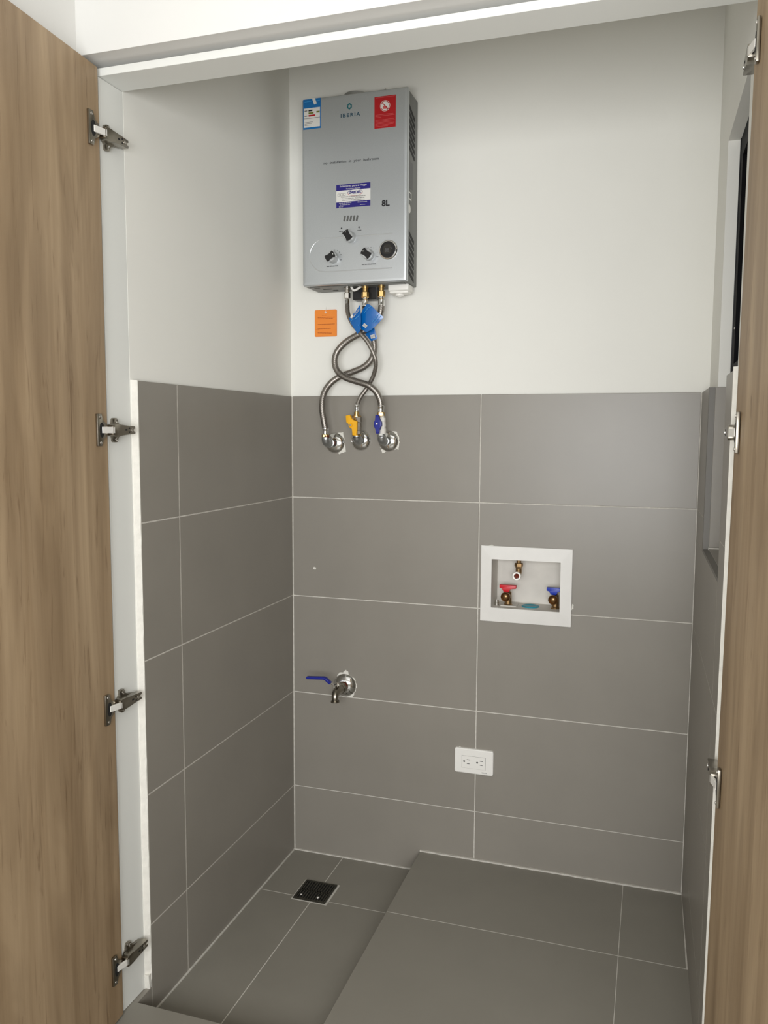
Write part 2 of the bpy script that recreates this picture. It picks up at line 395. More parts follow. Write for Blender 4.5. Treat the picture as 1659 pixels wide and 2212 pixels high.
for k in range(N + 1):
    z = PLAT + 0.002 + (1.484 - PLAT) * k / N; j = random.uniform(-0.0009, 0.0009)
    rings.append([bm.verts.new(q) for q in ((0.030, -0.8285, z), (0.016, -0.8285 + j, z), (-0.0006 - 0.0034 * (1.5 - z), -0.8195 + j, z), (-0.0006, -0.8120, z), (0.030, -0.8140, z))])
for a, b in zip(rings, rings[1:]):
    for k in range(5): bm.faces.new((a[k], a[(k + 1) % 5], b[(k + 1) % 5], b[k]))
bm.faces.new(rings[0]); bm.faces.new(rings[-1])
obj('plaster_edge', bm, M['plaster'], wr, world=False)
# window in the recess
bm = boxes([(ND, ND + 0.03, NY1 - 0.055, NY1 + 0.001, 1.478, NZ1), (ND, ND + 0.03, NY0, NY0 + 0.055, 1.478, NZ1), (ND, ND + 0.03, NY0 + 0.055, NY1 - 0.055, 1.478, 1.530), (ND, ND + 0.03, NY0 + 0.055, NY1 - 0.055, NZ1 - 0.05, NZ1)])
wn = obj('window_1', bm, M['black_frame'], kind='structure', label='black aluminium window in the right wall behind the open door')
wn.matrix_world = wr_m; MW[wn.name] = wr_m
obj('window_pane', bx(ND + 0.012, ND + 0.018, NY0 + 0.05, NY1 - 0.05, 1.525, NZ1 - 0.045), M['glass_dark'], wn, world=False)
obj('window_gasket', bx(ND - 0.002, ND + 0.001, NY1 - 0.012, NY1 - 0.008, 1.480, NZ1), M['black'], wn, world=False)
bm = B_()
for z, a in ((1.612, 0.0022),):
    box(bm, ND - 0.0015, ND + 0.001, NY1 - 0.050 - a, NY1 - 0.046 + a, z - a, z + a * 0.8)
obj('plaster_fleck', bm, M['plaster'], wr, world=False)
# --- floor: slab, sunken bay, platform, room floor
fl = obj('floor', boxes([(-0.12, 1.40, -0.872, 0.010, -0.08, -0.0005)]), M['grout'], kind='structure', label='grey tiled floor with a sunken drain bay and raised platform')
XS, FJX, FJY = 0.4300, 0.1720, -0.2535
gj = 0.0011
obj('corner_fillet', boxes([(0.0, XS, -0.0050, 0.001, -0.002, 0.0035), (0.0, 0.0042, -0.86, -0.004, -0.002, 0.0025)]), M['grout'], fl)
for x0, x1 in ((0.003, FJX - gj), (FJX + gj, XS)):
    tile_box(fl, [(x0, x1, FJY + gj, -0.004, -0.009, 0.0)], 'tile_floor')
    tile_box(fl, [(x0, x1, -0.871, FJY - gj, -0.009, 0.0)], 'tile_floor')
pl = obj('platform', bx(XS + 0.006, W + 0.012, -0.872, 0.0, -0.003, PLAT - 0.0005), M['grout'], fl)
tile_box(pl, [(XS, XS + 0.008, -0.870, -0.001, 0.0005, PLAT - 0.0085)], 'tile_floor')
PX, PY = 1.041, -0.3475
for x0, x1 in ((XS, PX - 0.0007), (PX + 0.0007, W)):
    tile_box(pl, [(x0, x1, PY + 0.0010, -0.004, PLAT - 0.008, PLAT)], 'tile_floor')
    tile_box(pl, [(x0, x1 + (0.007 if x1 == W else 0), -0.8700, PY - 0.0010, PLAT - 0.008, PLAT)], 'tile_floor')
bm = B_(); random.seed(3); P0 = []
for k in range(61):
    x = XS + (W - XS) * k / 60; P0.append((x, -0.0062 + random.uniform(-0.0012, 0.0008)))
prism_xy(bm, P0 + [(W, 0.002), (XS, 0.002)], PLAT - 0.002, PLAT + 0.0045)
obj('corner_fillet', bm, M['grout'], pl)
rf = obj('room_floor', bx(-0.12, 3.2, -4.60, -0.8725, -0.08, PLAT - 0.0005), M['grout'], fl)
for i in range(6):
    for k in range(7):
        x0 = -0.12 + i * 0.6; y1 = -0.8722 - k * 0.6
        tile_box(rf, [(x0 + gj, min(x0 + 0.6, 3.2) - gj, max(y1 - 0.6, -4.6) + gj, y1 - (gj if k else 0), PLAT - 0.010, PLAT)], 'tile_floor')
# --- ceiling and the walls of the room
obj('ceiling', bx(-0.12, 3.2, -4.60, 0.16, 2.70, 2.78), M['paint_room'], kind='structure', label='white ceiling of the room')
obj('ceiling_closet_bounce', bx(-0.12, 1.40, -0.832, 0.16, 2.50, 2.56), M['paint'], kind='structure', label='unseen white ceiling added inside the closet to bounce light')  # unseen lower ceiling, added to bounce fill onto the upper closet walls
obj('wall_front', boxes([(-0.034, 1.285, -0.945, -0.832, 2.110, 2.70), (1.285, 3.2, -0.945, -0.832, PLAT, 2.70)]), M['paint_room'], kind='structure', label='white wall above the closet opening', bevel=0.0)
obj('wall_room_left', bx(-0.12, -0.034, -4.60, -0.828, PLAT, 2.70), M['paint_room'], kind='structure', label='white room wall beside the left closet door')
obj('wall_room_right', bx(3.0, 3.2, -4.60, -0.945, PLAT, 2.70), M['paint_room'], kind='structure', label='white room wall far to the right')
obj('wall_room_rear', bx(-0.034, 3.0, -3.40, -3.30, PLAT, 2.70), M['paint_room'], kind='structure', label='white room wall behind the viewer')
# --- closet frame
cf = thing('closet_frame', 'white melamine frame lining the closet opening', 'frame', (0.6, -0.866, PLAT))
bm = bx(-0.030, -0.012, -0.907, -0.8265, PLAT + 0.001, 2.0835); obj('side_panel', bm, M['melamine'], cf, bevel=0.0006, seg=1)
bm = bx(1.2225, 1.2405, -0.907, -0.8290, PLAT + 0.001, 2.0835); obj('side_panel', bm, M['melamine'], cf, bevel=0.0006, seg=1)
bm = bx(-0.030, 1.2405, -0.907, -0.8270, 2.0840, 2.0995); obj('header_board', bm, M['melamine'], cf, bevel=0.0006, seg=1)

# ------------------------------------------------------------------ closet doors with hinges
def mir(v, k):     # left hinge coordinates -> right side
    return v if k < 0 else (1.2105 - v)
def hinge(par, z, k, lean=0.0):
    X = (lambda v: v) if k < 0 else (lambda v: 1.2085 + lean * (z - 1.2) - v)
    def yz(poly, x0, x1): return prism_yz(B_(), poly, X(x0), X(x1))
    # channel arm (the hinge body) with a forked tail
    poly = [(-0.922, z - 0.0100), (-0.914, z - 0.0128), (-0.900, z - 0.0128), (-0.890, z - 0.0098), (-0.845, z - 0.0082), (-0.8445, z - 0.0030), (-0.853, z - 0.0030), (-0.853, z + 0.0030), (-0.8445, z + 0.0030), (-0.845, z + 0.0082), (-0.890, z + 0.0098), (-0.900, z + 0.0128), (-0.914, z + 0.0128), (-0.922, z + 0.0100)]
    h = obj('hinge', yz(poly, -0.004, 0.0125), M['nickel'], par, bevel=0.0012, seg=2, smooth=True)
    # cup plate screwed to the door
    cp = [(-0.962, z - 0.033), (-0.948, z - 0.033), (-0.944, z - 0.018), (-0.930, z - 0.011), (-0.930, z + 0.011), (-0.944, z + 0.018), (-0.948, z + 0.033), (-0.962, z + 0.033)]
    obj('cup_plate', yz(cp, -0.001, 0.0042), M['nickel'], h, bevel=0.0008, seg=2, smooth=True)
    bm = yz([(-0.949 + 0.0075 * math.cos(a), z + 0.0155 * math.sin(a)) for a in [2 * math.pi * i / 20 for i in range(20)]], 0.003, 0.0047)
    obj('cup_recess', bm, M['hole'], h)
    for s in (-1, 1):
        bm = B_(); lathe(bm, (X(0.0042), -0.9535, z + s * 0.0265), (-k, 0, 0), [(0, 0.0032), (0.0012, 0.0028), (0.0017, 0.0014), (0.0017, 0)], 14)
        obj('screw', bm, M['steel'], h, smooth=True)
    # link between cup and arm, window shine put into its pale colour
    bm = B_(); a = Vector((X(0.0030), -0.9480, z)); b = Vector((X(0.0108), -0.9165, z)); d = (b - a).normalized(); n = Vector((d.y, -d.x, 0)) * 0.0024
    for s in (0,):
        vs = []
        for q in (a, b):
            for o_ in (n, -n):
                for dz in (-0.0066, 0.0066): vs.append(bm.verts.new(q + o_ + Vector((0, 0, dz))))
        for f in ((0, 1, 3, 2), (4, 6, 7, 5), (0, 4, 5, 1), (2, 3, 7, 6), (0, 2, 6, 4), (1, 5, 7, 3)): bm.faces.new([vs[i] for i in f])
    obj('link_arm', bm, M['nickel_shine'], h, bevel=0.0007, seg=1)
    # mounting plate with two wings on the panel
    mp = [(-0.9060, z - 0.0060), (-0.8990, z - 0.0135), (-0.8985, z - 0.0230), (-0.8960, z - 0.0258), (-0.8870, z - 0.0258), (-0.8845, z - 0.0230), (-0.8840, z - 0.0140), (-0.8760, z - 0.0100), (-0.8480, z - 0.0070)]
    mp = mp + [(y, 2 * z - q) for y, q in mp[::-1]]
    obj('mounting_plate', yz(mp, -0.0125, -0.0035), M['nickel'], h, bevel=0.0016, seg=2, smooth=True)
    for s in (-1, 1):
        bm = B_(); lathe(bm, (X(-0.0040), -0.8905, z + s * 0.0190), (-k, 0, 0), [(0, 0.0046), (0.0016, 0.0042), (0.0016, 0.0028), (0.0006, 0.0012), (0.0006, 0)], 16)
        obj('screw', bm, M['steel'], h, smooth=True)
    bm = B_()
    for dz in (-0.0042, 0.0042): box(bm, X(0.0120), X(0.0129), -0.8690, -0.8650, z + dz - 0.0017, z + dz + 0.0017)
    box(bm, X(0.0120), X(0.0129), -0.8810, -0.8745, z - 0.0012, z + 0.0022)
    obj('slot', bm, M['hole'], h)
    bm = B_(); lathe(bm, (X(0.0110), -0.8585, z), (-k, 0, 0), [(0, 0.0038), (0.0026, 0.0034), (0.0026, 0.0016), (0.0012, 0)], 14)
    obj('screw', bm, M['steel'], h, smooth=True)
    return h
HZ = (1.968, 1.3715, 0.7815, 0.1960)
dl = thing('closet_door', 'wood-grain closet door standing open on the left with four hinges', 'door', (-0.0045, -0.9195, 0.070), 0.078, group='closet doors')
obj('door_panel', bx(-0.018, 0.0, -0.600, 0.0, 0.0, 2.026), M['wood'], dl, bevel=0.0007, seg=1, world=False)
for z in HZ: hinge(dl, z, -1)
LEAN = 0.007
dr = thing('closet_door', 'wood-grain closet door standing open on the right in front of the window', 'door', (1.1988, -0.9195, 0.070), 0.100, LEAN, group='closet doors')
obj('door_panel', bx(0.0, 0.018, -0.600, 0.0, 0.0, 2.026), M['wood_b'], dr, bevel=0.0007, seg=1, world=False)
for z in HZ: hinge(dr, z, 1, LEAN)

# ------------------------------------------------------------------ water heater
HT = thing('water_heater', 'silver gas water heater with three knobs hanging on the back wall', 'water heater', (0.242, -0.005, 1.795))
HXL, HXR, HB, HTOP = 0.082, 0.4025, 1.7965, 2.3245
obj('casing', bx(HXL + 0.004, HXR - 0.0025, -0.0900, 0.0095, HB - 0.001, HTOP - 0.003), M['casing'], HT, bevel=0.0025, seg=2, smooth=True)
bm = B_()                       # rounded cover, lofted from its rim to the flat front
rings = [[bm.verts.new((x, y, z)) for x, z in rrect(HXL + i, HXR - i, HB + i, HTOP - i, 0.0035, 3)] for i, y in ((0, -0.0865), (0, -0.0930), (0.0008, -0.0960), (0.0030, -0.0985), (0.0070, -0.0997), (0.0100, -0.1000))]
for A, C in zip(rings, rings[1:]):
    for k in range(len(A)): bm.faces.new((A[k], A[(k + 1) % len(A)], C[(k + 1) % len(A)], C[k]))
bm.faces.new(rings[0]); bm.faces.new(rings[-1])
FY = -0.1000
cover = obj('front_cover', bm, M['silver'], HT, smooth=True, ang=10)
# exhaust collar on top
bm = B_(); lathe(bm, (0.232, -0.050, HTOP - 0.004), (0, 0, 1), [(0, 0.036), (0.015, 0.036), (0.0165, 0.034), (0.0165, 0.031), (0.006, 0.030), (0.006, 0)], 28)
obj('exhaust_collar', bm, M['galv'], HT, smooth=True)
bm = B_(); lathe(bm, (0.3345, -0.094, HTOP - 0.0006), (0, 0, 1), [(0, 0.003), (0.0025, 0.0025), (0.003, 0)], 10)
obj('screw', bm, M['steel'], HT, smooth=True)
# vent slots in the right-hand side
sx = HXR - 0.0027
for ztop in (2.2760, 1.9340):
    for i in range(7):
        z = ztop - i * 0.0180
        p = [(-0.0840, z + 0.0075), (-0.0800, z + 0.0095), (-0.0215, z - 0.0120), (-0.0215, z - 0.0215), (-0.0255, z - 0.0230), (-0.0840, z - 0.0020)]
        obj('vent_slot', prism_yz(B_(), p, sx - 0.004, sx + 0.0005), M['hole'], HT)
def side_label(poly, m): return obj('side_label', prism_yz(B_(), poly, sx, sx + 0.0006), m, HT)
side_label([(-0.079, 2.060), (-0.040, 2.060), (-0.040, 2.133), (-0.079, 2.133)], M['ink_grey'])
s = side_label([(-0.0815, 2.0265), (-0.052, 2.0265), (-0.052, 2.0485), (-0.0815, 2.0485)], M['label_white'])
obj('print', prism_yz(B_(), [(-0.076, 2.031), (-0.058, 2.031), (-0.058, 2.045), (-0.076, 2.045)], sx, sx + 0.0009), M['ink_grey'], s)
side_label([(-0.0715 + 0.0120 * math.cos(2 * math.pi * i / 20), 2.0015 + 0.0120 * math.sin(2 * math.pi * i / 20)) for i in range(20)], M['label_white'])
# lettering and stickers on the cover (children of the cover)
def letters(s, size, x, z, m, par=HT, y=FY - 0.0004, **k):
    roll = k.pop('roll', 0.0)
    return fin('lettering', text_mesh(s, size, front(x, y, z, roll), extr=0.0003, **k), m, par)
def sticker(poly, m, par=HT, y0=FY - 0.0006, name='sticker', y1=None):
    return obj(name, prism_xz(B_(), poly, y0, FY + 0.002 if y1 is None else y1), m, par)
def rect(x0, x1, z0, z1): return [(x0, z0), (x1, z0), (x1, z1), (x0, z1)]
# energy label
s = sticker(rect(0.0870, 0.1418, 2.2395, 2.3225), M['sticker_blue'])
def pr(poly, m, par, y=FY - 0.0009, name='print'): return obj(name, prism_xz(B_(), poly, y, FY - 0.0004), m, par)
pr(rect(0.0893, 0.1394, 2.2445, 2.2975), M['label_white'], s)
for x0, x1, z, m in ((0.0915, 0.1000, 2.2905, 'ink_grey'), (0.0915, 0.1000, 2.2765, 'ink_grey'), (0.1040, 0.1160, 2.2905, 'ink'), (0.1040, 0.1195, 2.2835, 'ink_green'), (0.1040, 0.1240, 2.2765, 'sticker_red'), (0.1285, 0.1385, 2.2850, 'ink_green')):
    hgt = 0.0022 if m == 'ink_grey' else 0.0044
    pr(rect(x0, x1, z - hgt / 2, z + hgt / 2), M[m], s, FY - 0.0012)
pr(rect(0.0893, 0.1394, 2.2690, 2.2700), M['ink_grey'], s, FY - 0.0012)
for i in range(3): pr(rect(0.0915, 0.118 - i * 0.004, 2.2580 - i * 0.004, 2.2588 - i * 0.004), M['ink_grey'], s, FY - 0.0012)
for i in range(2): pr(rect(0.0910 + i * 0.027, 0.1130 + i * 0.026, 2.3155, 2.3165), M['tag_line'], s, FY - 0.0009)
pr([(0.1150, 2.3235), (0.1235, 2.3245), (0.1300, 2.3080), (0.1215, 2.3060)], M['label_white'], s, FY - 0.0013)
# red warning sticker
s = sticker(rect(0.3044, 0.3670, 2.2195, 2.3050), M['sticker_red'])
def ring(cx, cz, r0, r1, y0, y1, n=28, a0=0.0, a1=2 * math.pi, el=1.0):
    bm = B_(); full = abs(a1 - a0 - 2 * math.pi) < 1e-6; rs = []
    cnt = n if full else n + 1
    for k in range(cnt):
        a = a0 + (a1 - a0) * k / n; c, q = math.cos(a), math.sin(a)
        rs.append([bm.verts.new((cx + r * c, y, cz + r * q * el)) for r, y in ((r0, y0), (r1, y0), (r1, y1), (r0, y1))])
    for k in range(cnt if full else cnt - 1):
        A, C = rs[k], rs[(k + 1) % cnt]
        for j in range(4): bm.faces.new((A[j], A[(j + 1) % 4], C[(j + 1) % 4], C[j]))
    if not full: bm.faces.new(rs[0]); bm.faces.new(rs[-1])
    return bm
pr(circ(0.3358, 2.2785, 0.0148, 26), M['label_white'], s, FY - 0.0009, 'emblem')
obj('emblem_ring', ring(0.3358, 2.2785, 0.0118, 0.0136, FY - 0.0013, FY - 0.0006), M['sticker_red'], s)
pr([(0.3260, 2.2870), (0.3275, 2.2885), (0.3456, 2.2700), (0.3441, 2.2685)], M['sticker_red'], s, FY - 0.0013, 'emblem_bar')
pr([(0.3300, 2.2705), (0.3400, 2.2695), (0.3410, 2.2755), (0.3345, 2.2800), (0.3290, 2.2760)], M['red_ink'], s, FY - 0.0011, 'emblem_picture')
for i, z in enumerate((2.3020, 2.2560, 2.2525, 2.2490, 2.2420, 2.2385, 2.2350, 2.2315, 2.2280, 2.2245)):
    x1 = (0.3650, 0.3600, 0.3640, 0.3250, 0.3620, 0.3640, 0.3560, 0.3630, 0.3600, 0.3450)[i]
    pr(rect(0.3075, x1, z - 0.0005, z + 0.0005), M['red_ink'], s, FY - 0.0009)
# maker's mark
bm = B_()
hexo = [(0.2295 + 0.0082 * math.sin(math.radians(a)), 2.2890 + 0.0090 * math.cos(math.radians(a))) for a in range(0, 360, 60)]
hexi = [(0.2295 + 0.0040 * math.sin(math.radians(a)), 2.2890 + 0.0046 * math.cos(math.radians(a))) for a in range(0, 360, 60)]
for i in range(6):
    j = (i + 1) % 6
    q = [hexo[i], hexo[j], hexi[j], hexi[i]]
    cx = sum(a for a, b in q) / 4; cz = sum(b for a, b in q) / 4
    prism_xz(bm, [(cx + (a - cx) * 0.95, cz + (b - cz) * 0.95) for a, b in q], FY - 0.0007, FY + 0.001)
obj('maker_mark', bm, M['ink_teal'], HT)
letters('IBERIA', 0.0142, 0.2318, 2.2650, M['ink_teal_dark'], space=1.28, sx=1.18, bold=0.00018, roll=-0.010)
letters('no  installation  in  your  bathroom', 0.0098, 0.2338, 2.1392, M['ink'], shear=0.12, space=1.06, sx=1.12, roll=-0.012)
letters('8L', 0.0225, 0.3385, 2.0135, M['ink'], bold=0.0009, sx=1.02)
# installer's sticker
s = sticker(rect(0.1893, 0.2932, 2.0110, 2.0758), M['label_white'])
pr(rect(0.1893, 0.2932, 2.0592, 2.0758), M['sticker_navy'], s); pr(rect(0.1893, 0.2932, 2.0110, 2.0272), M['sticker_navy'], s)
def sl(t, size, x, z, m, **k): return fin('lettering', text_mesh(t, size, front(x, FY - 0.0012, z, -0.01), extr=0.0002, **k), m, s)
sl('Soluciones para el Hogar', 0.0078, 0.2415, 2.0705, M['label_white'], sx=1.05)
sl('Suministro y Garantia', 0.0050, 0.2415, 2.0628, M['label_white'])
sl('ZABDIEL', 0.0098, 0.2470, 2.0515, M['sticker_navy'], bold=0.0004, shear=0.1)
obj('oval_line', ring(0.2470, 2.0520, 0.0215, 0.0227, FY - 0.0012, FY - 0.0006, 24, math.radians(-10), math.radians(190), 0.36), M['sticker_navy'], s)
obj('oval_line', ring(0.2470, 2.0505, 0.0215, 0.0227, FY - 0.0012, FY - 0.0006, 24, math.radians(185), math.radians(372), 0.36), M['sticker_red'], s)
for x in (0.1935, 0.2020, 0.2105): obj('picture_box', ring(x + 0.0035, 2.0478, 0.0040, 0.0047, FY - 0.0011, FY - 0.0006, 4, math.pi / 4, 2 * math.pi + math.pi / 4), M['ink_grey'], s)
sl('ESPECIALISTA EN VENTAS E INSTALACION DE', 0.0036, 0.2413, 2.0407, M['ink'])
sl('*Calentadores de Agua a Gas   *Plomeria de Agua a Gas', 0.0030, 0.2413, 2.0358, M['ink'])
sl('*Cocinas industriales a Gas   *Llaves y Repuestos Griferia', 0.0030, 0.2413, 2.0312, M['ink'])
sl('829-2 809-1248  829-283-9566', 0.0030, 0.2170, 2.0238, M['label_white']); sl('Zabdiel Cabrera', 0.0044, 0.2690, 2.0235, M['label_white'])
sl('RD-1 829-849-8092 2963', 0.0030, 0.2160, 2.0190, M['label_white']); sl('zabdielcabrera', 0.0028, 0.2700, 2.0160, M['label_white']); sl('@Sto Dgo', 0.0030, 0.2040, 2.0142, M['label_white'])
# viewing slots
for i in range(5):
    x = 0.2140 + i * 0.0096; P = []
    for (cx, cz), a0 in (((x + 0.0018, 1.9865 - i * 0.0004), 0), ((x - 0.0006, 1.9755 - i * 0.0004), 180)):
        for k in range(7):
            a = math.radians(a0 + 180 * k / 6); P.append((cx + 0.0028 * math.cos(a), cz + 0.0028 * math.sin(a)))
    w_ = sticker(P, M['ink_grey'], name='viewing_slot')
    obj('slot_opening', prism_xz(B_(), [(0.55 * (a - x - 0.0006) + x + 0.0006, 0.8 * (b - 1.981 + i * 0.0004) + 1.981 - i * 0.0004) for a, b in P], FY - 0.0008, FY), M['casing'], w_)
# embossed control field outline
pts = [(0.3595, 1.9295), (0.1520, 1.9295)] + [(0.1530 + 0.0475 * math.cos(math.radians(a)), 1.8820 + 0.0475 * math.sin(math.radians(a))) for a in range(100, 262, 9)] + [(0.1520, 1.8345), (0.3590, 1.8345)]
bm = B_(); tube(bm, [(x, FY + 0.0006, z) for x, z in pts], 0.0017, 8)
obj('embossed_rib', bm, M['silver_light'], HT, smooth=True)
# knobs
def knob(x, z, ang, r=0.0148):
    k = obj('knob', lathe(B_(), (x, FY + 0.001, z), (0, -1, 0), [(0, r * 1.06), (0.003, r * 1.06), (0.006, r), (0.0225, r * 0.93), (0.0245, r * 0.86), (0.0245, 0)], 32), M['silver_light'], HT, smooth=True)
    ca, sa = math.cos(ang), math.sin(ang)
    def bow(sc):
        P = []
        L, Wd, wm = r * 1.02 * sc, r * 0.70 * sc, r * 0.54 * sc
        for t in range(-6, 7):
            u = t / 6; P.append((u * L * 0.82, wm + (Wd - wm) * u * u))
        P += [(L * math.cos(q) if False else L * (0.82 + 0.18 * math.cos(math.radians(q))), Wd * math.sin(math.radians(q))) for q in (60, 30, 0, -30, -60)]
        for t in range(6, -7, -1):
            u = t / 6; P.append((u * L * 0.82, -(wm + (Wd - wm) * u * u)))
        P += [(-L * (0.82 + 0.18 * math.cos(math.radians(q))), -Wd * math.sin(math.radians(q))) for q in (60, 30, 0, -30, -60)]
        return [(x + a * ca - b * sa, z + a * sa + b * ca) for a, b in P]
    obj('grip_rim', prism_xz(B_(), bow(1.12), FY - 0.0275, FY - 0.020), M['silver_light'], k)
    obj('grip', prism_xz(B_(), bow(1.0), FY - 0.0290, FY - 0.020), M['black'], k)
    obj('pointer_dot', lathe(B_(), (x + ca * r * 0.72, FY - 0.0285, z + sa * r * 0.72), (0, -1, 0), [(0, 0.0015), (0.0009, 0.0013), (0.0009, 0)], 12), M['white'], k)
    return k
knob(0.2335, 1.9270, math.radians(122)); knob(0.1803, 1.8720, math.radians(32)); knob(0.2900, 1.8735, math.radians(142))
def dots(cx, cz, r, angs, big=()):
    bm = B_()
    for i, a in enumerate(angs):
        prism_xz(bm, circ(cx + r * math.cos(math.radians(a)), cz + r * math.sin(math.radians(a)), 0.0006 + 0.00012 * i, 8), FY - 0.0005, FY + 0.001)
    return obj('scale_dots', bm, M['ink'], HT)
dots(0.1830, 1.8722, 0.0220, (125, 105, 86, 66, 45, 22)); dots(0.2935, 1.8735, 0.0220, (18, 42, 65, 86, 106))
letters('GAS REGULATOR', 0.0042, 0.1767, 1.8492, M['ink'], bold=0.00010, sx=1.1); letters('WATER REGULATOR', 0.0042, 0.2891, 1.8482, M['ink'], bold=0.00010, sx=1.1)
letters('MAX', 0.0036, 0.2030, 1.8660, M['ink']); letters('MIN', 0.0036, 0.3145, 1.8680, M['ink'])
letters('WINTER', 0.0036, 0.2040, 1.9455, M['ink']); letters('SUMMER', 0.0036, 0.2594, 1.9448, M['ink'])
for x, z, r in ((0.2053, 1.9545, 0.0022), (0.2592, 1.9535, 0.0026)):
    obj('season_symbol', ring(x, z, r * 0.45 if x > 0.23 else 0.0002, r, FY - 0.0005, FY + 0.001, 12), M['ink'], HT)
# temperature display
d = obj('display_ring', lathe(B_(), (0.3475, FY + 0.001, 1.8850), (0, -1, 0), [(0, 0.0278), (0.004, 0.0272), (0.0058, 0.0252), (0.0058, 0.0232), (0.0040, 0.0222), (0.0040, 0)], 40), M['chrome'], HT, smooth=True)
obj('display_face', lathe(B_(), (0.3475, FY - 0.0028, 1.8850), (0, -1, 0), [(0, 0.0220), (0.0016, 0.0220), (0.0020, 0.0210), (0.0020, 0)], 36), M['black'], d)
obj('display_window', prism_xz(B_(), rrect(0.3340, 0.3580, 1.8735, 1.9000, 0.009, 4), FY - 0.0050, FY - 0.0045), M['lcd'], d)
fin('digits', text_mesh('88', 0.0150, front(0.3445, FY - 0.0054, 1.8830), extr=0.0002, sx=0.9), M['ink_grey'], d)
fin('digits', text_mesh('°C', 0.0070, front(0.3570, FY - 0.0054, 1.8880), extr=0.0002), M['ink_grey'], d)
# underside: bracket plate, cut-outs, fittings
obj('bottom_plate', bx(0.100, 0.390, -0.085, 0.004, HB - 0.0030, HB - 0.0005), M['casing'], HT)
obj('cut_out', boxes([(0.128, 0.156, -0.055, -0.046, HB - 0.0034, HB - 0.002), (0.150, 0.166, -0.030, -0.022, HB - 0.0034, HB - 0.002), (0.110, 0.128, -0.078, -0.074, HB - 0.0034, HB - 0.002)]), M['hole'], HT)
obj('valve_block', bx(0.2180, 0.2930, -0.040, -0.006, 1.7600, HB), M['black'], HT, bevel=0.002, seg=2)
bm = boxes([(0.3360, 0.3980, -0.068, -0.018, 1.7760, HB - 0.001)]); pb = obj('plug_box', bm, M['white'], HT, bevel=0.004, seg=3, smooth=True)
obj('plug_step', bx(0.3385, 0.3950, -0.062, -0.022, 1.7700, 1.7790), M['white'], pb, bevel=0.003, seg=2, smooth=True)
obj('plug_boss', lathe(B_(), (0.3640, -0.042, 1.7700), (0, 0, -1), [(-0.002, 0.0130), (0.0050, 0.0130), (0.0065, 0.0115), (0.0065, 0.0080), (0.004, 0.0075), (0.004, 0)], 24), M['white'], pb, smooth=True)
obj('white_lead', tube(B_(), catmull([(0.222, -0.066, 1.795), (0.232, -0.070, 1.783), (0.244, -0.066, 1.788), (0.252, -0.06, 1.796)], 5), 0.0034, 8), M['white'], HT, smooth=True)
for x, big in ((0.2058, 0), (0.2624, 1), (0.3125, 1)):
    mm = M['brass'] if big else M['steel']
    f_ = obj('pipe_stub', lathe(B_(), (x, -0.055, HB), (0, 0, -1), [(-0.002, 0.0105), (0.006, 0.0105), (0.006, 0.0075), (0.024, 0.0075), (0.024, 0)], 20), mm, HT, smooth=True)

# ------------------------------------------------------------------ hoses
def hose(name, label, path, r, nutm, end, top_z=1.776):
    h = thing(name, label, 'hose', path[0], group='braided hoses')
    P = catmull(path, 9)
    obj('braided_sleeve', tube(B_(), P, r, 16), M['braid'], h, smooth=True)
    a = Vector(path[0]); x, y, z = a
    hexr = 0.0112 if nutm == 'brass' else 0.0098
    if nutm != 'brass_t': pass
    obj('nut', lathe(B_(), (x, y, 1.7790), (0, 0, -1), [(0, hexr * 0.92), (0.0015, hexr), (0.0150, hexr), (0.0170, hexr * 0.88), (0.0170, 0)], 6, 0.3), M['brass' if nutm == 'brass' else 'steel'], h)
    obj('ferrule', lathe(B_(), (x, y, 1.7640), (0, 0, -1), [(0, r * 0.80), (0.007, r * 0.80), (0.009, r * 1.0), (0.0215, r * 1.06), (0.0235, r * 1.12), (0.0260, r * 1.12), (0.0270, r * 1.0)], 20), M['chrome'], h, smooth=True)
    b = Vector(P[-1]); bx_, by_, bz_ = b
    obj('ferrule', lathe(B_(), (bx_, by_, bz_ + 0.003), (0, 0, -1), [(0, r * 1.0), (0.001, r * 1.12), (0.004, r * 1.12), (0.006, r * 1.04), (0.016, r * 0.92), (0.0185, r * 1.0), (0.0210, r * 0.9)], 20), M['chrome'], h, smooth=True)
    if end == 'brass_nut':
        obj('nut', lathe(B_(), (bx_, by_, bz_ - 0.0165), (0, 0, -1), [(0, 0.0100), (0.0012, 0.0112), (0.0110, 0.0112), (0.0125, 0.0100), (0.0125, 0)], 6, 0.3), M['brass'], h)
    return h
P1 = [(0.2058, -0.055, 1.7492), (0.2113, -0.062, 1.7171), (0.2289, -0.07, 1.6859), (0.2524, -0.076, 1.6605), (0.278, -0.073, 1.6295), (0.295, -0.068, 1.5935), (0.2977, -0.06, 1.567), (0.2858, -0.048, 1.5355), (0.2639, -0.042, 1.5008), (0.2452, -0.048, 1.4734), (0.2368, -0.055, 1.4486)]
P2 = [(0.3125, -0.055, 1.738), (0.3098, -0.055, 1.7182), (0.2984, -0.055, 1.696), (0.2755, -0.055, 1.6768), (0.2423, -0.055, 1.6577), (0.2058, -0.055, 1.6386), (0.1771, -0.057, 1.612), (0.1679, -0.06, 1.5833), (0.176, -0.062, 1.553), (0.2019, -0.064, 1.5319), (0.2385, -0.064, 1.5191), (0.2748, -0.064, 1.5078), (0.298, -0.06, 1.4888), (0.3098, -0.056, 1.4645), (0.3124, -0.055, 1.4455)]
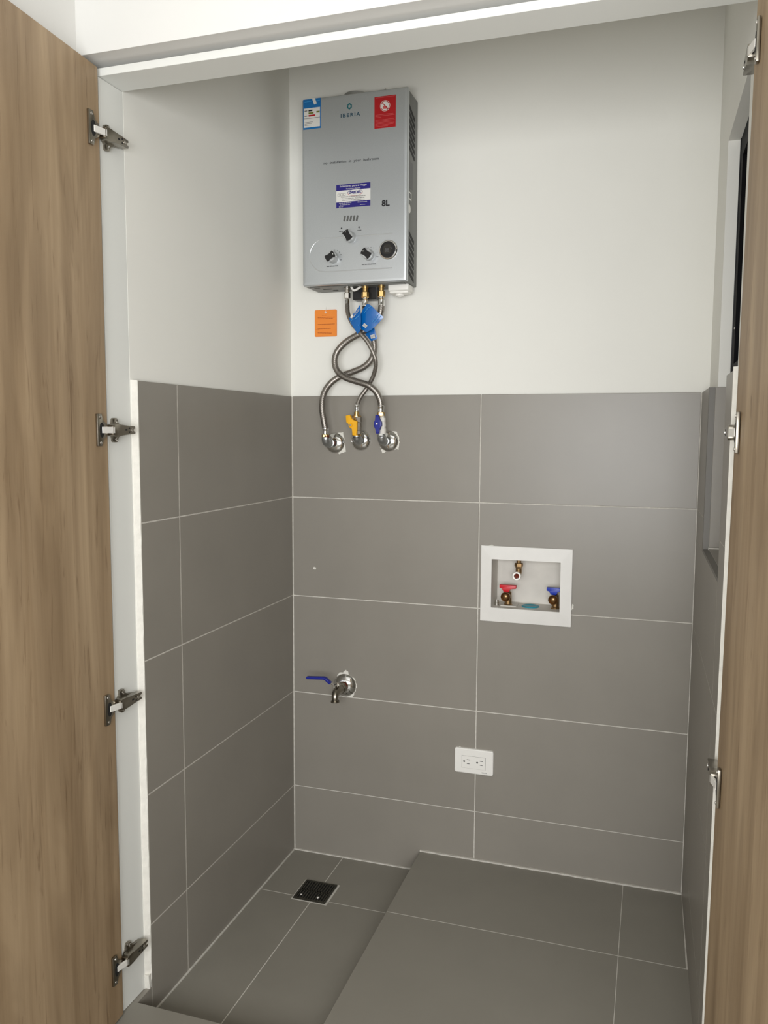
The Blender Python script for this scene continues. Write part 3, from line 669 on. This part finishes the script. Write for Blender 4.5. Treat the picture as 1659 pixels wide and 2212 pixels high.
P3 = [(0.2624, -0.055, 1.7374), (0.2619, -0.045, 1.7147), (0.2711, -0.037, 1.6816), (0.2811, -0.032, 1.6414), (0.282, -0.030, 1.6117), (0.2716, -0.029, 1.5835), (0.2482, -0.029, 1.5635), (0.2113, -0.030, 1.5491), (0.1752, -0.033, 1.5371), (0.1449, -0.04, 1.515), (0.1278, -0.05, 1.4828), (0.1252, -0.055, 1.4437), (0.13, -0.056, 1.4089), (0.1356, -0.055, 1.3790)]
hose('flexible_hose', 'thin braided steel hose ending at the valve with yellow handle', P1, 0.0064, 'steel', 'plain')
hose('flexible_hose', 'thick braided steel hose ending at the valve with blue handle', P2, 0.0093, 'brass', 'brass_nut')
hose('flexible_hose', 'thick braided steel hose ending at the leftmost wall elbow without a handle', P3, 0.0093, 'brass', 'brass_nut')

# ------------------------------------------------------------------ hanging tags
def sheet(poly, m, name, th=0.0007, par=None, label=None):
    """bent card: outline points with their own depth, thickened along y"""
    bm = B_(); n = len(poly)
    cen = Vector((0, 0, 0))
    for q in poly: cen += Vector(q)
    cen /= n; cen.y -= 0.0025
    a = [bm.verts.new(q) for q in poly]; b = [bm.verts.new((q[0], q[1] + th, q[2])) for q in poly]
    ca = bm.verts.new(cen); cb = bm.verts.new((cen.x, cen.y + th, cen.z))
    for i in range(n):
        j = (i + 1) % n
        bm.faces.new((ca, a[i], a[j])); bm.faces.new((cb, b[j], b[i])); bm.faces.new((a[i], b[i], b[j], a[j]))
    return obj(name, bm, m, par, smooth=True, label=label)
def tagthing(label, poly, loc):
    t = thing('hose_tag', label, 'tag', loc, group='blue hose tags')
    c = sheet(poly, M['tag_blue'], 'card', par=t); return t
t1 = tagthing('blue tag with white round logo on the thin hose', [(0.2196, -0.078, 1.7013), (0.233, -0.086, 1.7095), (0.246, -0.091, 1.7195), (0.2597, -0.094, 1.7368), (0.2620, -0.0945, 1.716), (0.2627, -0.094, 1.6957), (0.2613, -0.0925, 1.6693), (0.2575, -0.0905, 1.6605), (0.2499, -0.089, 1.6551), (0.2297, -0.083, 1.6837)], (0.25, -0.09, 1.66))
obj('logo', prism_xz(B_(), [(0.2355 + 0.0042 * math.cos(a) * 0.85 + 0.0015 * math.sin(a), 1.7042 + 0.0052 * math.sin(a)) for a in [2 * math.pi * i / 18 for i in range(18)]], -0.0975, -0.0890), M['label_white'], t1)
fin('lettering', text_mesh('LATTECO', 0.0062, front(0.2500, -0.0972, 1.7135, 0.85), extr=0.0006), M['label_white'], t1)
obj('fold_line', tube(B_(), [(0.2285, -0.0905, 1.6865), (0.236, -0.0945, 1.6955), (0.247, -0.097, 1.6975), (0.2585, -0.0965, 1.7065)], 0.0006, 6), M['tag_line'], t1)
obj('rivet', lathe(B_(), (0.2560, -0.0925, 1.6790), (0, -1, 0), [(0, 0.0016), (0.003, 0.0013), (0.003, 0)], 10), M['tag_line'], t1)
t2 = tagthing('large blue tag wrapped round the middle hose', [(0.2535, -0.073, 1.7110), (0.264, -0.078, 1.727), (0.2776, -0.082, 1.7401), (0.2850, -0.083, 1.7385), (0.2932, -0.083, 1.7328), (0.308, -0.080, 1.717), (0.3245, -0.070, 1.7026), (0.3130, -0.074, 1.688), (0.3005, -0.077, 1.6758), (0.2890, -0.079, 1.6660), (0.2749, -0.079, 1.6594), (0.2560, -0.076, 1.6700)], (0.28, -0.08, 1.66))
for q in ([(0.2700, -0.0848, 1.7150), (0.2830, -0.0860, 1.7290), (0.2920, -0.0858, 1.7320)], [(0.2935, -0.0850, 1.6870), (0.3060, -0.0830, 1.7015), (0.3140, -0.0780, 1.7110)], [(0.3000, -0.0840, 1.6850), (0.3150, -0.0790, 1.7010), (0.3185, -0.0765, 1.7060)]):
    obj('print_line', tube(B_(), q, 0.0006, 6), M['tag_line'], t2)
def barcode(par, cx, cz, y, ang, w=0.0120, h=0.0090):
    ca, sa = math.cos(ang), math.sin(ang)
    R2 = lambda P: [(cx + a * ca - b * sa, cz + a * sa + b * ca) for a, b in P]
    s_ = obj('barcode_label', prism_xz(B_(), R2([(-w / 2, -h / 2), (w / 2, -h / 2), (w / 2, h / 2), (-w / 2, h / 2)]), y, y + 0.004), M['label_white'], par)
    bm = B_()
    for k in range(6):
        x = -w * 0.42 + k * w * 0.155; prism_xz(bm, R2([(x, -h * 0.36), (x + w * 0.06, -h * 0.36), (x + w * 0.06, h * 0.36), (x, h * 0.36)]), y - 0.0003, y + 0.001)
    obj('bars', bm, M['ink_grey'], s_)
barcode(t2, 0.2715, 1.6785, -0.0835, math.radians(-35))
t3 = tagthing('small blue tag hanging lowest behind the other tags', [(0.2608, -0.0500, 1.6577), (0.2767, -0.055, 1.6760), (0.2896, -0.0545, 1.6796), (0.2940, -0.053, 1.6593), (0.2998, -0.0515, 1.6444), (0.2905, -0.0525, 1.6395), (0.2797, -0.0525, 1.6369)], (0.28, -0.052, 1.637))
barcode(t3, 0.2870, 1.6495, -0.0590, math.radians(12), 0.0125, 0.0100)
# orange card on the wall
oc = thing('instruction_card', 'orange printed instruction card hanging on the white wall', 'card', (0.112, 0.008, 1.662))
card = obj('card', prism_xz(B_(), rrect(0.0758, 0.1485, 1.6617, 1.7425, 0.004, 4), 0.0068, 0.0085), M['orange'], oc)
obj('eyelet', ring(0.1118, 1.7345, 0.0012, 0.0030, 0.0062, 0.0072, 16), M['label_white'], oc)
obj('string', tube(B_(), catmull([(0.1118, 0.0068, 1.7345), (0.1135, 0.0070, 1.745), (0.1138, 0.0092, 1.752)], 5), 0.0004, 6), M['label_white'], oc)
def cardtext(s_, x, z, w_):
    me = text_mesh(s_, 0.0040, front(0, 0.0062, 0), extr=0.0002, ax='LEFT'); xs_ = [v.co.x for v in me.vertices]
    k = w_ / max(1e-6, max(xs_) - min(xs_)); me.transform(Matrix.Translation((x, 0, z)) @ Matrix.Diagonal((k, 1, 1, 1))); fin('lettering', me, M['orange_ink'], oc)
for x, z, w_ in ((0.100, 1.7265, 0.014), (0.086, 1.7195, 0.056), (0.086, 1.7160, 0.050), (0.086, 1.6990, 0.056), (0.086, 1.6855, 0.043), (0.081, 1.6825, 0.010), (0.086, 1.6740, 0.046), (0.086, 1.6705, 0.046)):
    bm = B_(); random.seed(int(x * 1e4 + z * 1e4)); q = x
    while q < x + w_:
        l = random.uniform(0.003, 0.007); box(bm, q, min(q + l, x + w_), 0.0062, 0.0070, z - 0.0008, z + 0.0008); q += l + 0.0008
    obj('printed_line', bm, M['orange_ink'], oc)

# ------------------------------------------------------------------ wall elbows and valves
def escutcheon(par, x, z, r=0.0318, hole=0.011):
    return obj('wall_flange', lathe(B_(), (x, 0.0, z), (0, -1, 0), [(-0.002, r), (0.0015, r), (0.0035, r * 0.985), (0.0075, r * 0.88), (0.0115, r * 0.64), (0.0135, r * 0.40), (0.0135, hole)], 40), M['chrome'], par, smooth=True)
def elbow(label, xw, zw, xv, zt, collar=False, tape=False):
    e = thing('wall_elbow', label, 'pipe elbow', (xw, 0.0, zw), group='wall elbows')
    escutcheon(e, xw, zw)
    obj('pipe_nipple', cyl(B_(), (xw, 0.002, zw), (xv, -0.034, zw), 0.0085, 20), M['rust' if collar else 'galv'], e, smooth=True)
    r = 0.0128
    pts = [(xw + (xv - xw) * 0.6, -0.030, zw), (xv, -0.040, zw + 0.0005), (xv, -0.0505, zw + 0.004), (xv, -0.055, zw + 0.013), (xv, -0.055, zt)]
    obj('elbow_body', tube(B_(), catmull(pts, 6), r, 20), M['galv'], e, smooth=True)
    obj('rim', lathe(B_(), (xw + (xv - xw) * 0.6, -0.0285, zw), (0, -1, 0), [(0, r * 1.0), (0.0006, r * 1.12), (0.006, r * 1.12), (0.0068, r)], 24), M['galv'], e, smooth=True)
    obj('thread', cyl(B_(), (xv, -0.055, zt), (xv, -0.055, zt + 0.008), 0.0100, 20), M['ptfe' if tape else ('rust' if collar else 'galv')], e, smooth=True)
    return e
elbow('galvanised elbow with rusty thread, leftmost of three below the heater', 0.1456, 1.3360, 0.1370, 1.3520, collar=True)
elbow('galvanised elbow under the yellow valve', 0.2306, 1.3450, 0.2365, 1.3565, tape=False)
elbow('galvanised elbow under the blue valve, rightmost of three', 0.3190, 1.3430, 0.3145, 1.3570, tape=True)
# yellow gas valve
v = thing('gas_valve', 'small gas valve with yellow butterfly handle', 'valve', (0.2360, -0.055, 1.363))
obj('valve_body', lathe(B_(), (0.2385, -0.055, 1.3625), (0, 0, 1), [(0, 0.0110), (0.001, 0.0128), (0.0100, 0.0128), (0.0120, 0.0115), (0.0240, 0.0128), (0.0350, 0.0118), (0.0370, 0.0138), (0.0530, 0.0138), (0.0540, 0.0085), (0.0540, 0)], 8, 0.2), M['steel'], v)
obj('brass_collar', lathe(B_(), (0.2358, -0.055, 1.4150), (0, 0, 1), [(0, 0.0110), (0.0005, 0.0142), (0.0030, 0.0142), (0.0040, 0.0080), (0.0150, 0.0075), (0.0150, 0)], 24), M['brass'], v, smooth=True)
obj('brass_collar', lathe(B_(), (0.2358, -0.055, 1.3585), (0, 0, 1), [(0, 0.0110), (0.0005, 0.0134), (0.0040, 0.0134), (0.0045, 0.0080)], 24), M['brass'], v, smooth=True)
hp = [(0.21, 1.4184), (0.2246, 1.4211), (0.2255, 1.412), (0.2294, 1.4111), (0.2314, 1.4048), (0.2459, 1.4021), (0.2449, 1.375), (0.244, 1.3596), (0.2304, 1.3604), (0.2314, 1.3804), (0.2217, 1.3822), (0.2207, 1.3948), (0.2119, 1.3976)]
hd = obj('handle', prism_xz(B_(), hp, -0.0800, -0.0700), M['yellow'], v, bevel=0.0014, seg=2, smooth=True)
obj('handle_boss', lathe(B_(), (0.2262, -0.066, 1.3905), (0, -1, 0), [(0, 0.0070), (0.0150, 0.0066), (0.0160, 0.0058), (0.0160, 0.0034), (0.0140, 0.0030), (0.0140, 0)], 20), M['yellow'], hd, smooth=True)
obj('screw', lathe(B_(), (0.2262, -0.0795, 1.3905), (0, -1, 0), [(0, 0.0030), (0.0022, 0.0026), (0.0022, 0)], 12), M['nickel'], hd, smooth=True)
# blue water valve
v = thing('water_valve', 'small water valve with blue butterfly handle and brass nut above', 'valve', (0.3143, -0.055, 1.364))
obj('valve_body', lathe(B_(), (0.3155, -0.055, 1.3640), (0, 0, 1), [(0, 0.0110), (0.001, 0.0124), (0.0160, 0.0124), (0.0175, 0.0108), (0.0260, 0.0118), (0.0370, 0.0108), (0.0380, 0.0112), (0.0480, 0.0106), (0.0485, 0.0072), (0.0600, 0.0072), (0.0600, 0)], 8, 0.2), M['nickel_shine'], v)
hp = [(0.3052, 1.42), (0.3156, 1.4209), (0.3166, 1.4075), (0.3242, 1.4003), (0.3252, 1.3896), (0.3177, 1.3806), (0.3168, 1.3654), (0.3082, 1.3653), (0.3072, 1.3788), (0.3005, 1.3878), (0.3014, 1.4003), (0.3062, 1.4057)]
hd = obj('handle', prism_xz(B_(), [(a - 0.0025, b) for a, b in hp], -0.0800, -0.0705), M['blue'], v, bevel=0.0014, seg=2, smooth=True)
obj('handle_stem', cyl(B_(), (0.3105, -0.066, 1.3940), (0.3105, -0.076, 1.3940), 0.0055, 16), M['nickel'], hd, smooth=True)
obj('screw', lathe(B_(), (0.3085, -0.0795, 1.3940), (0, -1, 0), [(0, 0.0034), (0.0024, 0.0028), (0.0024, 0.0014), (0.0014, 0)], 14), M['steel'], hd, smooth=True)

# ------------------------------------------------------------------ washing machine outlet box
ob = thing('outlet_box', 'white recessed washing machine outlet box set in the tiles', 'outlet box', (0.741, 0.0, 0.8135))
bm = B_(); ox0, ox1, oz0, oz1 = 0.6088, 0.8735, 0.8137, 1.0392; ix0, ix1, iz0, iz1 = 0.6412, 0.8402, 0.8557, 0.9998
outer = [(ox0, oz0), (ox1, oz0), (ox1, oz1), (ox0, oz1)]; inner = [(ix0, iz0), (ix1, iz0), (ix1, iz1), (ix0, iz1)]
va = [[bm.verts.new((x, y, z)) for x, z in P] for P, y in ((outer, 0.0), (outer, -0.0055), (inner, -0.0075), (inner, 0.004))]
for A, C in zip(va, va[1:] + va[:1]):
    for i in range(4): bm.faces.new((A[i], A[(i + 1) % 4], C[(i + 1) % 4], C[i]))
obj('face_frame', bm, M['box_white'], ob, bevel=0.0009, seg=2)
t = 0.003
obj('recess_body', boxes([(HX0 + 0.001, ix0, 0.002, 0.098, iz0 - t, iz1 + t), (ix1, HX1 - 0.001, 0.002, 0.098, iz0 - t, iz1 + t), (ix0, ix1, 0.002, 0.098, iz0 - t, iz0), (ix0, ix1, 0.002, 0.098, iz1, iz1 + t), (ix0, ix1, 0.094, 0.098, iz0, iz1)]), M['box_in'], ob)
obj('drain_cap', lathe(B_(), (0.7500, 0.045, iz0 - 0.001), (0, 0, 1), [(0, 0.026), (0.0030, 0.026), (0.0045, 0.0235), (0.0045, 0.018), (0.0030, 0.016), (0.0030, 0)], 30), M['teal'], ob, smooth=True)
obj('valve_boss', boxes([(0.664, 0.712, 0.020, 0.075, iz0, iz0 + 0.003)]), M['box_in'], ob, bevel=0.002)
def box_valve(label, x, hm, y=0.030):
    q = thing('supply_valve', label, 'valve', (x, y, iz0), group='valves in the outlet box')
    obj('valve_body', lathe(B_(), (x + 0.004, y + 0.012, iz0), (0, 0, 1), [(0, 0.0135), (0.003, 0.0135), (0.005, 0.0105), (0.018, 0.0105), (0.040, 0.0095), (0.042, 0.0060), (0.050, 0.0055), (0.050, 0)], 20), M['brass_dark'], q, smooth=True)
    obj('spout', lathe(B_(), (x, y + 0.016, iz0 + 0.030), (0, -1, 0), [(0, 0.0095), (0.010, 0.0120), (0.022, 0.0130), (0.026, 0.0142), (0.032, 0.0142), (0.033, 0.0130), (0.030, 0.0116), (0.026, 0.0090), (0.024, 0)], 24), M['brass_dark'], q, smooth=True)
    obj('ball', lathe(B_(), (x, y - 0.010, iz0 + 0.030), (0, -1, 0), [(0, 0.0095), (0.003, 0.0088), (0.0055, 0.0060), (0.0066, 0)], 18), M['brass_dark'], q, smooth=True)
    hz = iz0 + 0.0505
    P = [(x - 0.0205, hz + 0.013), (x - 0.0205, hz + 0.0035), (x - 0.0120, hz + 0.0025), (x - 0.0085, hz - 0.0075), (x + 0.0090, hz - 0.0075), (x + 0.0105, hz + 0.0025), (x + 0.0290, hz + 0.0030), (x + 0.0290, hz + 0.0125)]
    obj('handle', prism_xz(B_(), P, y - 0.004, y + 0.012), hm, q, bevel=0.0012, seg=2, smooth=True)
box_valve('brass valve with red handle in the outlet box', 0.6800, M['red']); box_valve('brass valve with blue handle in the outlet box', 0.8190, M['blue_bright'])
g = thing('pipe_stub_out', 'brass stub pipe with threaded end hanging from the outlet box top', 'pipe', (0.713, 0.045, 0.945))
obj('pipe', cyl(B_(), (0.7130, 0.045, iz1 + 0.001), (0.7130, 0.045, 0.9740), 0.0072, 18), M['brass_dark'], g, smooth=True)
obj('nut', lathe(B_(), (0.7130, 0.045, 0.9850), (0, 0, -1), [(0, 0.0090), (0.0012, 0.0125), (0.0105, 0.0125), (0.0120, 0.0100), (0.0190, 0.0082), (0.0190, 0)], 6, 0.3), M['brass_dark'], g)
obj('elbow', tube(B_(), catmull([(0.7130, 0.045, 0.9680), (0.7130, 0.0445, 0.9560), (0.7120, 0.0380, 0.9500), (0.7110, 0.0280, 0.9490)], 5), 0.0090, 18), M['brass_dark'], g, smooth=True)
obj('threaded_ring', lathe(B_(), (0.7110, 0.0290, 0.9490), (0, -1, 0), [(0, 0.0125), (0.0090, 0.0125), (0.0100, 0.0116), (0.0100, 0.0082), (0.0020, 0.0074)], 24), M['nickel_shine'], g, smooth=True)
obj('bore', lathe(B_(), (0.7110, 0.0268, 0.9490), (0, -1, 0), [(0, 0.0078), (0.0045, 0.0078), (0.0015, 0)], 5), M['rust'], g)
pg = thing('plug', 'small steel pipe plug standing at the left of the outlet box floor', 'plug', (0.652, 0.030, iz0))
obj('plug_body', lathe(B_(), (0.6520, 0.030, iz0), (0, 0, 1), [(0, 0.0068), (0.010, 0.0068), (0.0105, 0.0056), (0.0170, 0.0054), (0.0178, 0.0044), (0.0178, 0)], 18), M['steel'], pg, smooth=True)
obj('plug_rim', lathe(B_(), (0.6520, 0.030, iz0 + 0.0172), (0, 0, 1), [(0, 0.0050), (0.0012, 0.0050), (0.0012, 0.0030), (0.0004, 0.0028), (0.0004, 0)], 16), M['chrome'], pg, smooth=True)

# ------------------------------------------------------------------ tap
tp = thing('wall_tap', 'brushed metal garden tap with blue lever handle and chrome flange', 'tap', (0.178, 0.0, 0.571))
obj('wall_flange', lathe(B_(), (0.1785, 0.0, 0.5720), (0, -1, 0), [(-0.002, 0.0370), (0.002, 0.0370), (0.004, 0.0355), (0.010, 0.0290), (0.0150, 0.0210), (0.0165, 0.0150), (0.0165, 0.0100)], 44), M['chrome'], tp, smooth=True)
obj('thread', lathe(B_(), (0.1785, -0.005, 0.5725), (0, -1, 0), [(0, 0.0145)] + [(0.012 + 0.0018 * k, 0.0145 if k % 2 else 0.0130) for k in range(8)], 20), M['rust'], tp)
obj('collar', lathe(B_(), (0.1785, -0.0255, 0.5725), (0, -1, 0), [(0, 0.0140), (0.001, 0.0165), (0.014, 0.0165), (0.0165, 0.0135), (0.0300, 0.0130)], 8, 0.2), M['nickel'], tp)
obj('tap_body', tube(B_(), catmull([(0.1785, -0.050, 0.5725), (0.1785, -0.070, 0.5730), (0.1788, -0.084, 0.5690), (0.1795, -0.090, 0.5590), (0.1800, -0.0905, 0.5490)], 6), lambda u: 0.0140 - 0.0050 * u, 20), M['nickel'], tp, smooth=True)
obj('spout_lip', lathe(B_(), (0.1800, -0.0905, 0.5500), (0, 0, -1), [(0, 0.0088), (0.001, 0.0132), (0.0050, 0.0134), (0.0056, 0.0110), (0.0020, 0.0070), (0.0020, 0)], 24), M['nickel'], tp, smooth=True)
obj('stem', lathe(B_(), (0.1785, -0.066, 0.5790), (0, 0, 1), [(0, 0.0080), (0.006, 0.0075), (0.007, 0.0050), (0.0150, 0.0050), (0.0150, 0)], 18), M['nickel'], tp, smooth=True)
obj('stem_nut', lathe(B_(), (0.1785, -0.066, 0.5945), (0, 0, 1), [(0, 0.0062), (0.0045, 0.0062), (0.0052, 0.0048), (0.0052, 0)], 6), M['steel'], tp)
def strip(pts, w_, th):
    bm = B_(); rs = []
    for i, q in enumerate(pts):
        q = Vector(q); d = (Vector(pts[min(i + 1, len(pts) - 1)]) - Vector(pts[max(i - 1, 0)])).normalized(); n_ = Vector((-d.z, 0, d.x))
        rs.append([bm.verts.new(q + n_ * a * th / 2 + Vector((0, b * w_ / 2, 0))) for a, b in ((-1, -1), (1, -1), (1, 1), (-1, 1))])
    for A, C in zip(rs, rs[1:]):
        for k in range(4): bm.faces.new((A[k], A[(k + 1) % 4], C[(k + 1) % 4], C[k]))
    bm.faces.new(rs[0]); bm.faces.new(rs[-1]); return bm
lev = obj('lever', strip([(0.1880, -0.070, 0.5935), (0.1740, -0.076, 0.5925), (0.1680, -0.082, 0.5975), (0.1590, -0.088, 0.6060)], 0.0120, 0.0026), M['steel'], tp, bevel=0.0005, seg=1)
obj('lever_grip', strip([(0.1640, -0.086, 0.6010), (0.1560, -0.090, 0.6095), (0.1490, -0.090, 0.6155), (0.1430, -0.090, 0.6172), (0.1200, -0.090, 0.6155), (0.0900, -0.090, 0.6133), (0.0858, -0.090, 0.6130)], 0.0150, 0.0078), M['blue'], lev, bevel=0.0025, seg=3, smooth=True)

# ------------------------------------------------------------------ power outlet
po = thing('power_outlet', 'white double power outlet on the grey tiles', 'power outlet', (0.597, 0.0, 0.340))
bm = prism_xz(B_(), rrect(0.5372, 0.6566, 0.3395, 0.4168, 0.0065, 4), -0.0085, 0.0015)
ff = min(bm.faces, key=lambda f: f.calc_center_median().y)
bmesh.ops.bevel(bm, geom=list(ff.edges), offset=0.0035, segments=3, profile=0.5, affect='EDGES')
obj('cover_plate', bm, M['white'], po, smooth=True, ang=14)
obj('module_gap', prism_xz(B_(), rect(0.5600, 0.6330, 0.3560, 0.3948), -0.0088, -0.006), M['ink_grey'], po)
md = obj('socket_module', prism_xz(B_(), rect(0.5604, 0.6322, 0.3564, 0.3944), -0.0098, -0.006), M['white'], po, bevel=0.0004, seg=1)
for x in (0.5680, 0.6080):
    obj('ground_hole', prism_xz(B_(), circ(x, 0.3772, 0.0028, 14), -0.0101, -0.008), M['hole'], md)
    obj('socket_slot', prism_xz(B_(), rect(x + 0.0080, x + 0.0172, 0.3822, 0.3840), -0.0101, -0.008), M['hole'], md)
    obj('socket_slot', prism_xz(B_(), rect(x + 0.0085, x + 0.0165, 0.3700, 0.3718), -0.0101, -0.008), M['hole'], md)
fin('lettering', text_mesh('bticino', 0.0056, front(0.6300, -0.0087, 0.3475), extr=0.0002), M['ink_grey'], po)

# ------------------------------------------------------------------ floor drain
fd = thing('floor_drain', 'square dark metal drain grate in the sunken floor', 'drain', (0.167, -0.218, 0.0))
DX0, DX1, DY0, DY1 = 0.1155, 0.2170, -0.2690, -0.1668
def dbox(*q): return q
obj('mortar_bed', boxes([(DX0 - 0.005, DX1 + 0.006, DY0 - 0.004, DY1 + 0.006, -0.004, 0.0006)]), M['grout'], fd)
obj('drain_shade', bx(DX0, DX1, DY0, DY1, 0.0, 0.0010), M['hole'], fd)  # thin black sheet painting the shade of the drain's depth below the slats
obj('grate_frame', boxes([(DX0, DX0 + 0.006, DY0, DY1, 0.0005, 0.0040), (DX1 - 0.006, DX1, DY0, DY1, 0.0005, 0.0040), (DX0 + 0.006, DX1 - 0.006, DY0, DY0 + 0.006, 0.0005, 0.0040), (DX0 + 0.006, DX1 - 0.006, DY1 - 0.006, DY1, 0.0005, 0.0040), (DX0 + 0.006, DX1 - 0.006, -0.2215, -0.2165, 0.0005, 0.0036)]), M['iron'], fd)
for i in range(11):
    x = DX0 + 0.0098 + i * 0.00815
    obj('grate_slat', bx(x - 0.0020, x + 0.0020, DY0 + 0.005, DY1 - 0.005, 0.0005, 0.0036), M['iron'], fd)
for x, y, r in ((0.1330, -0.2480, 0.0034), (0.1865, -0.2470, 0.0042)):
    obj('screw', lathe(B_(), (x, y, 0.0030), (0, 0, 1), [(0, r), (0.0012, r * 0.9), (0.0020, r * 0.5), (0.0020, 0)], 14), M['nickel_shine'], fd, smooth=True)
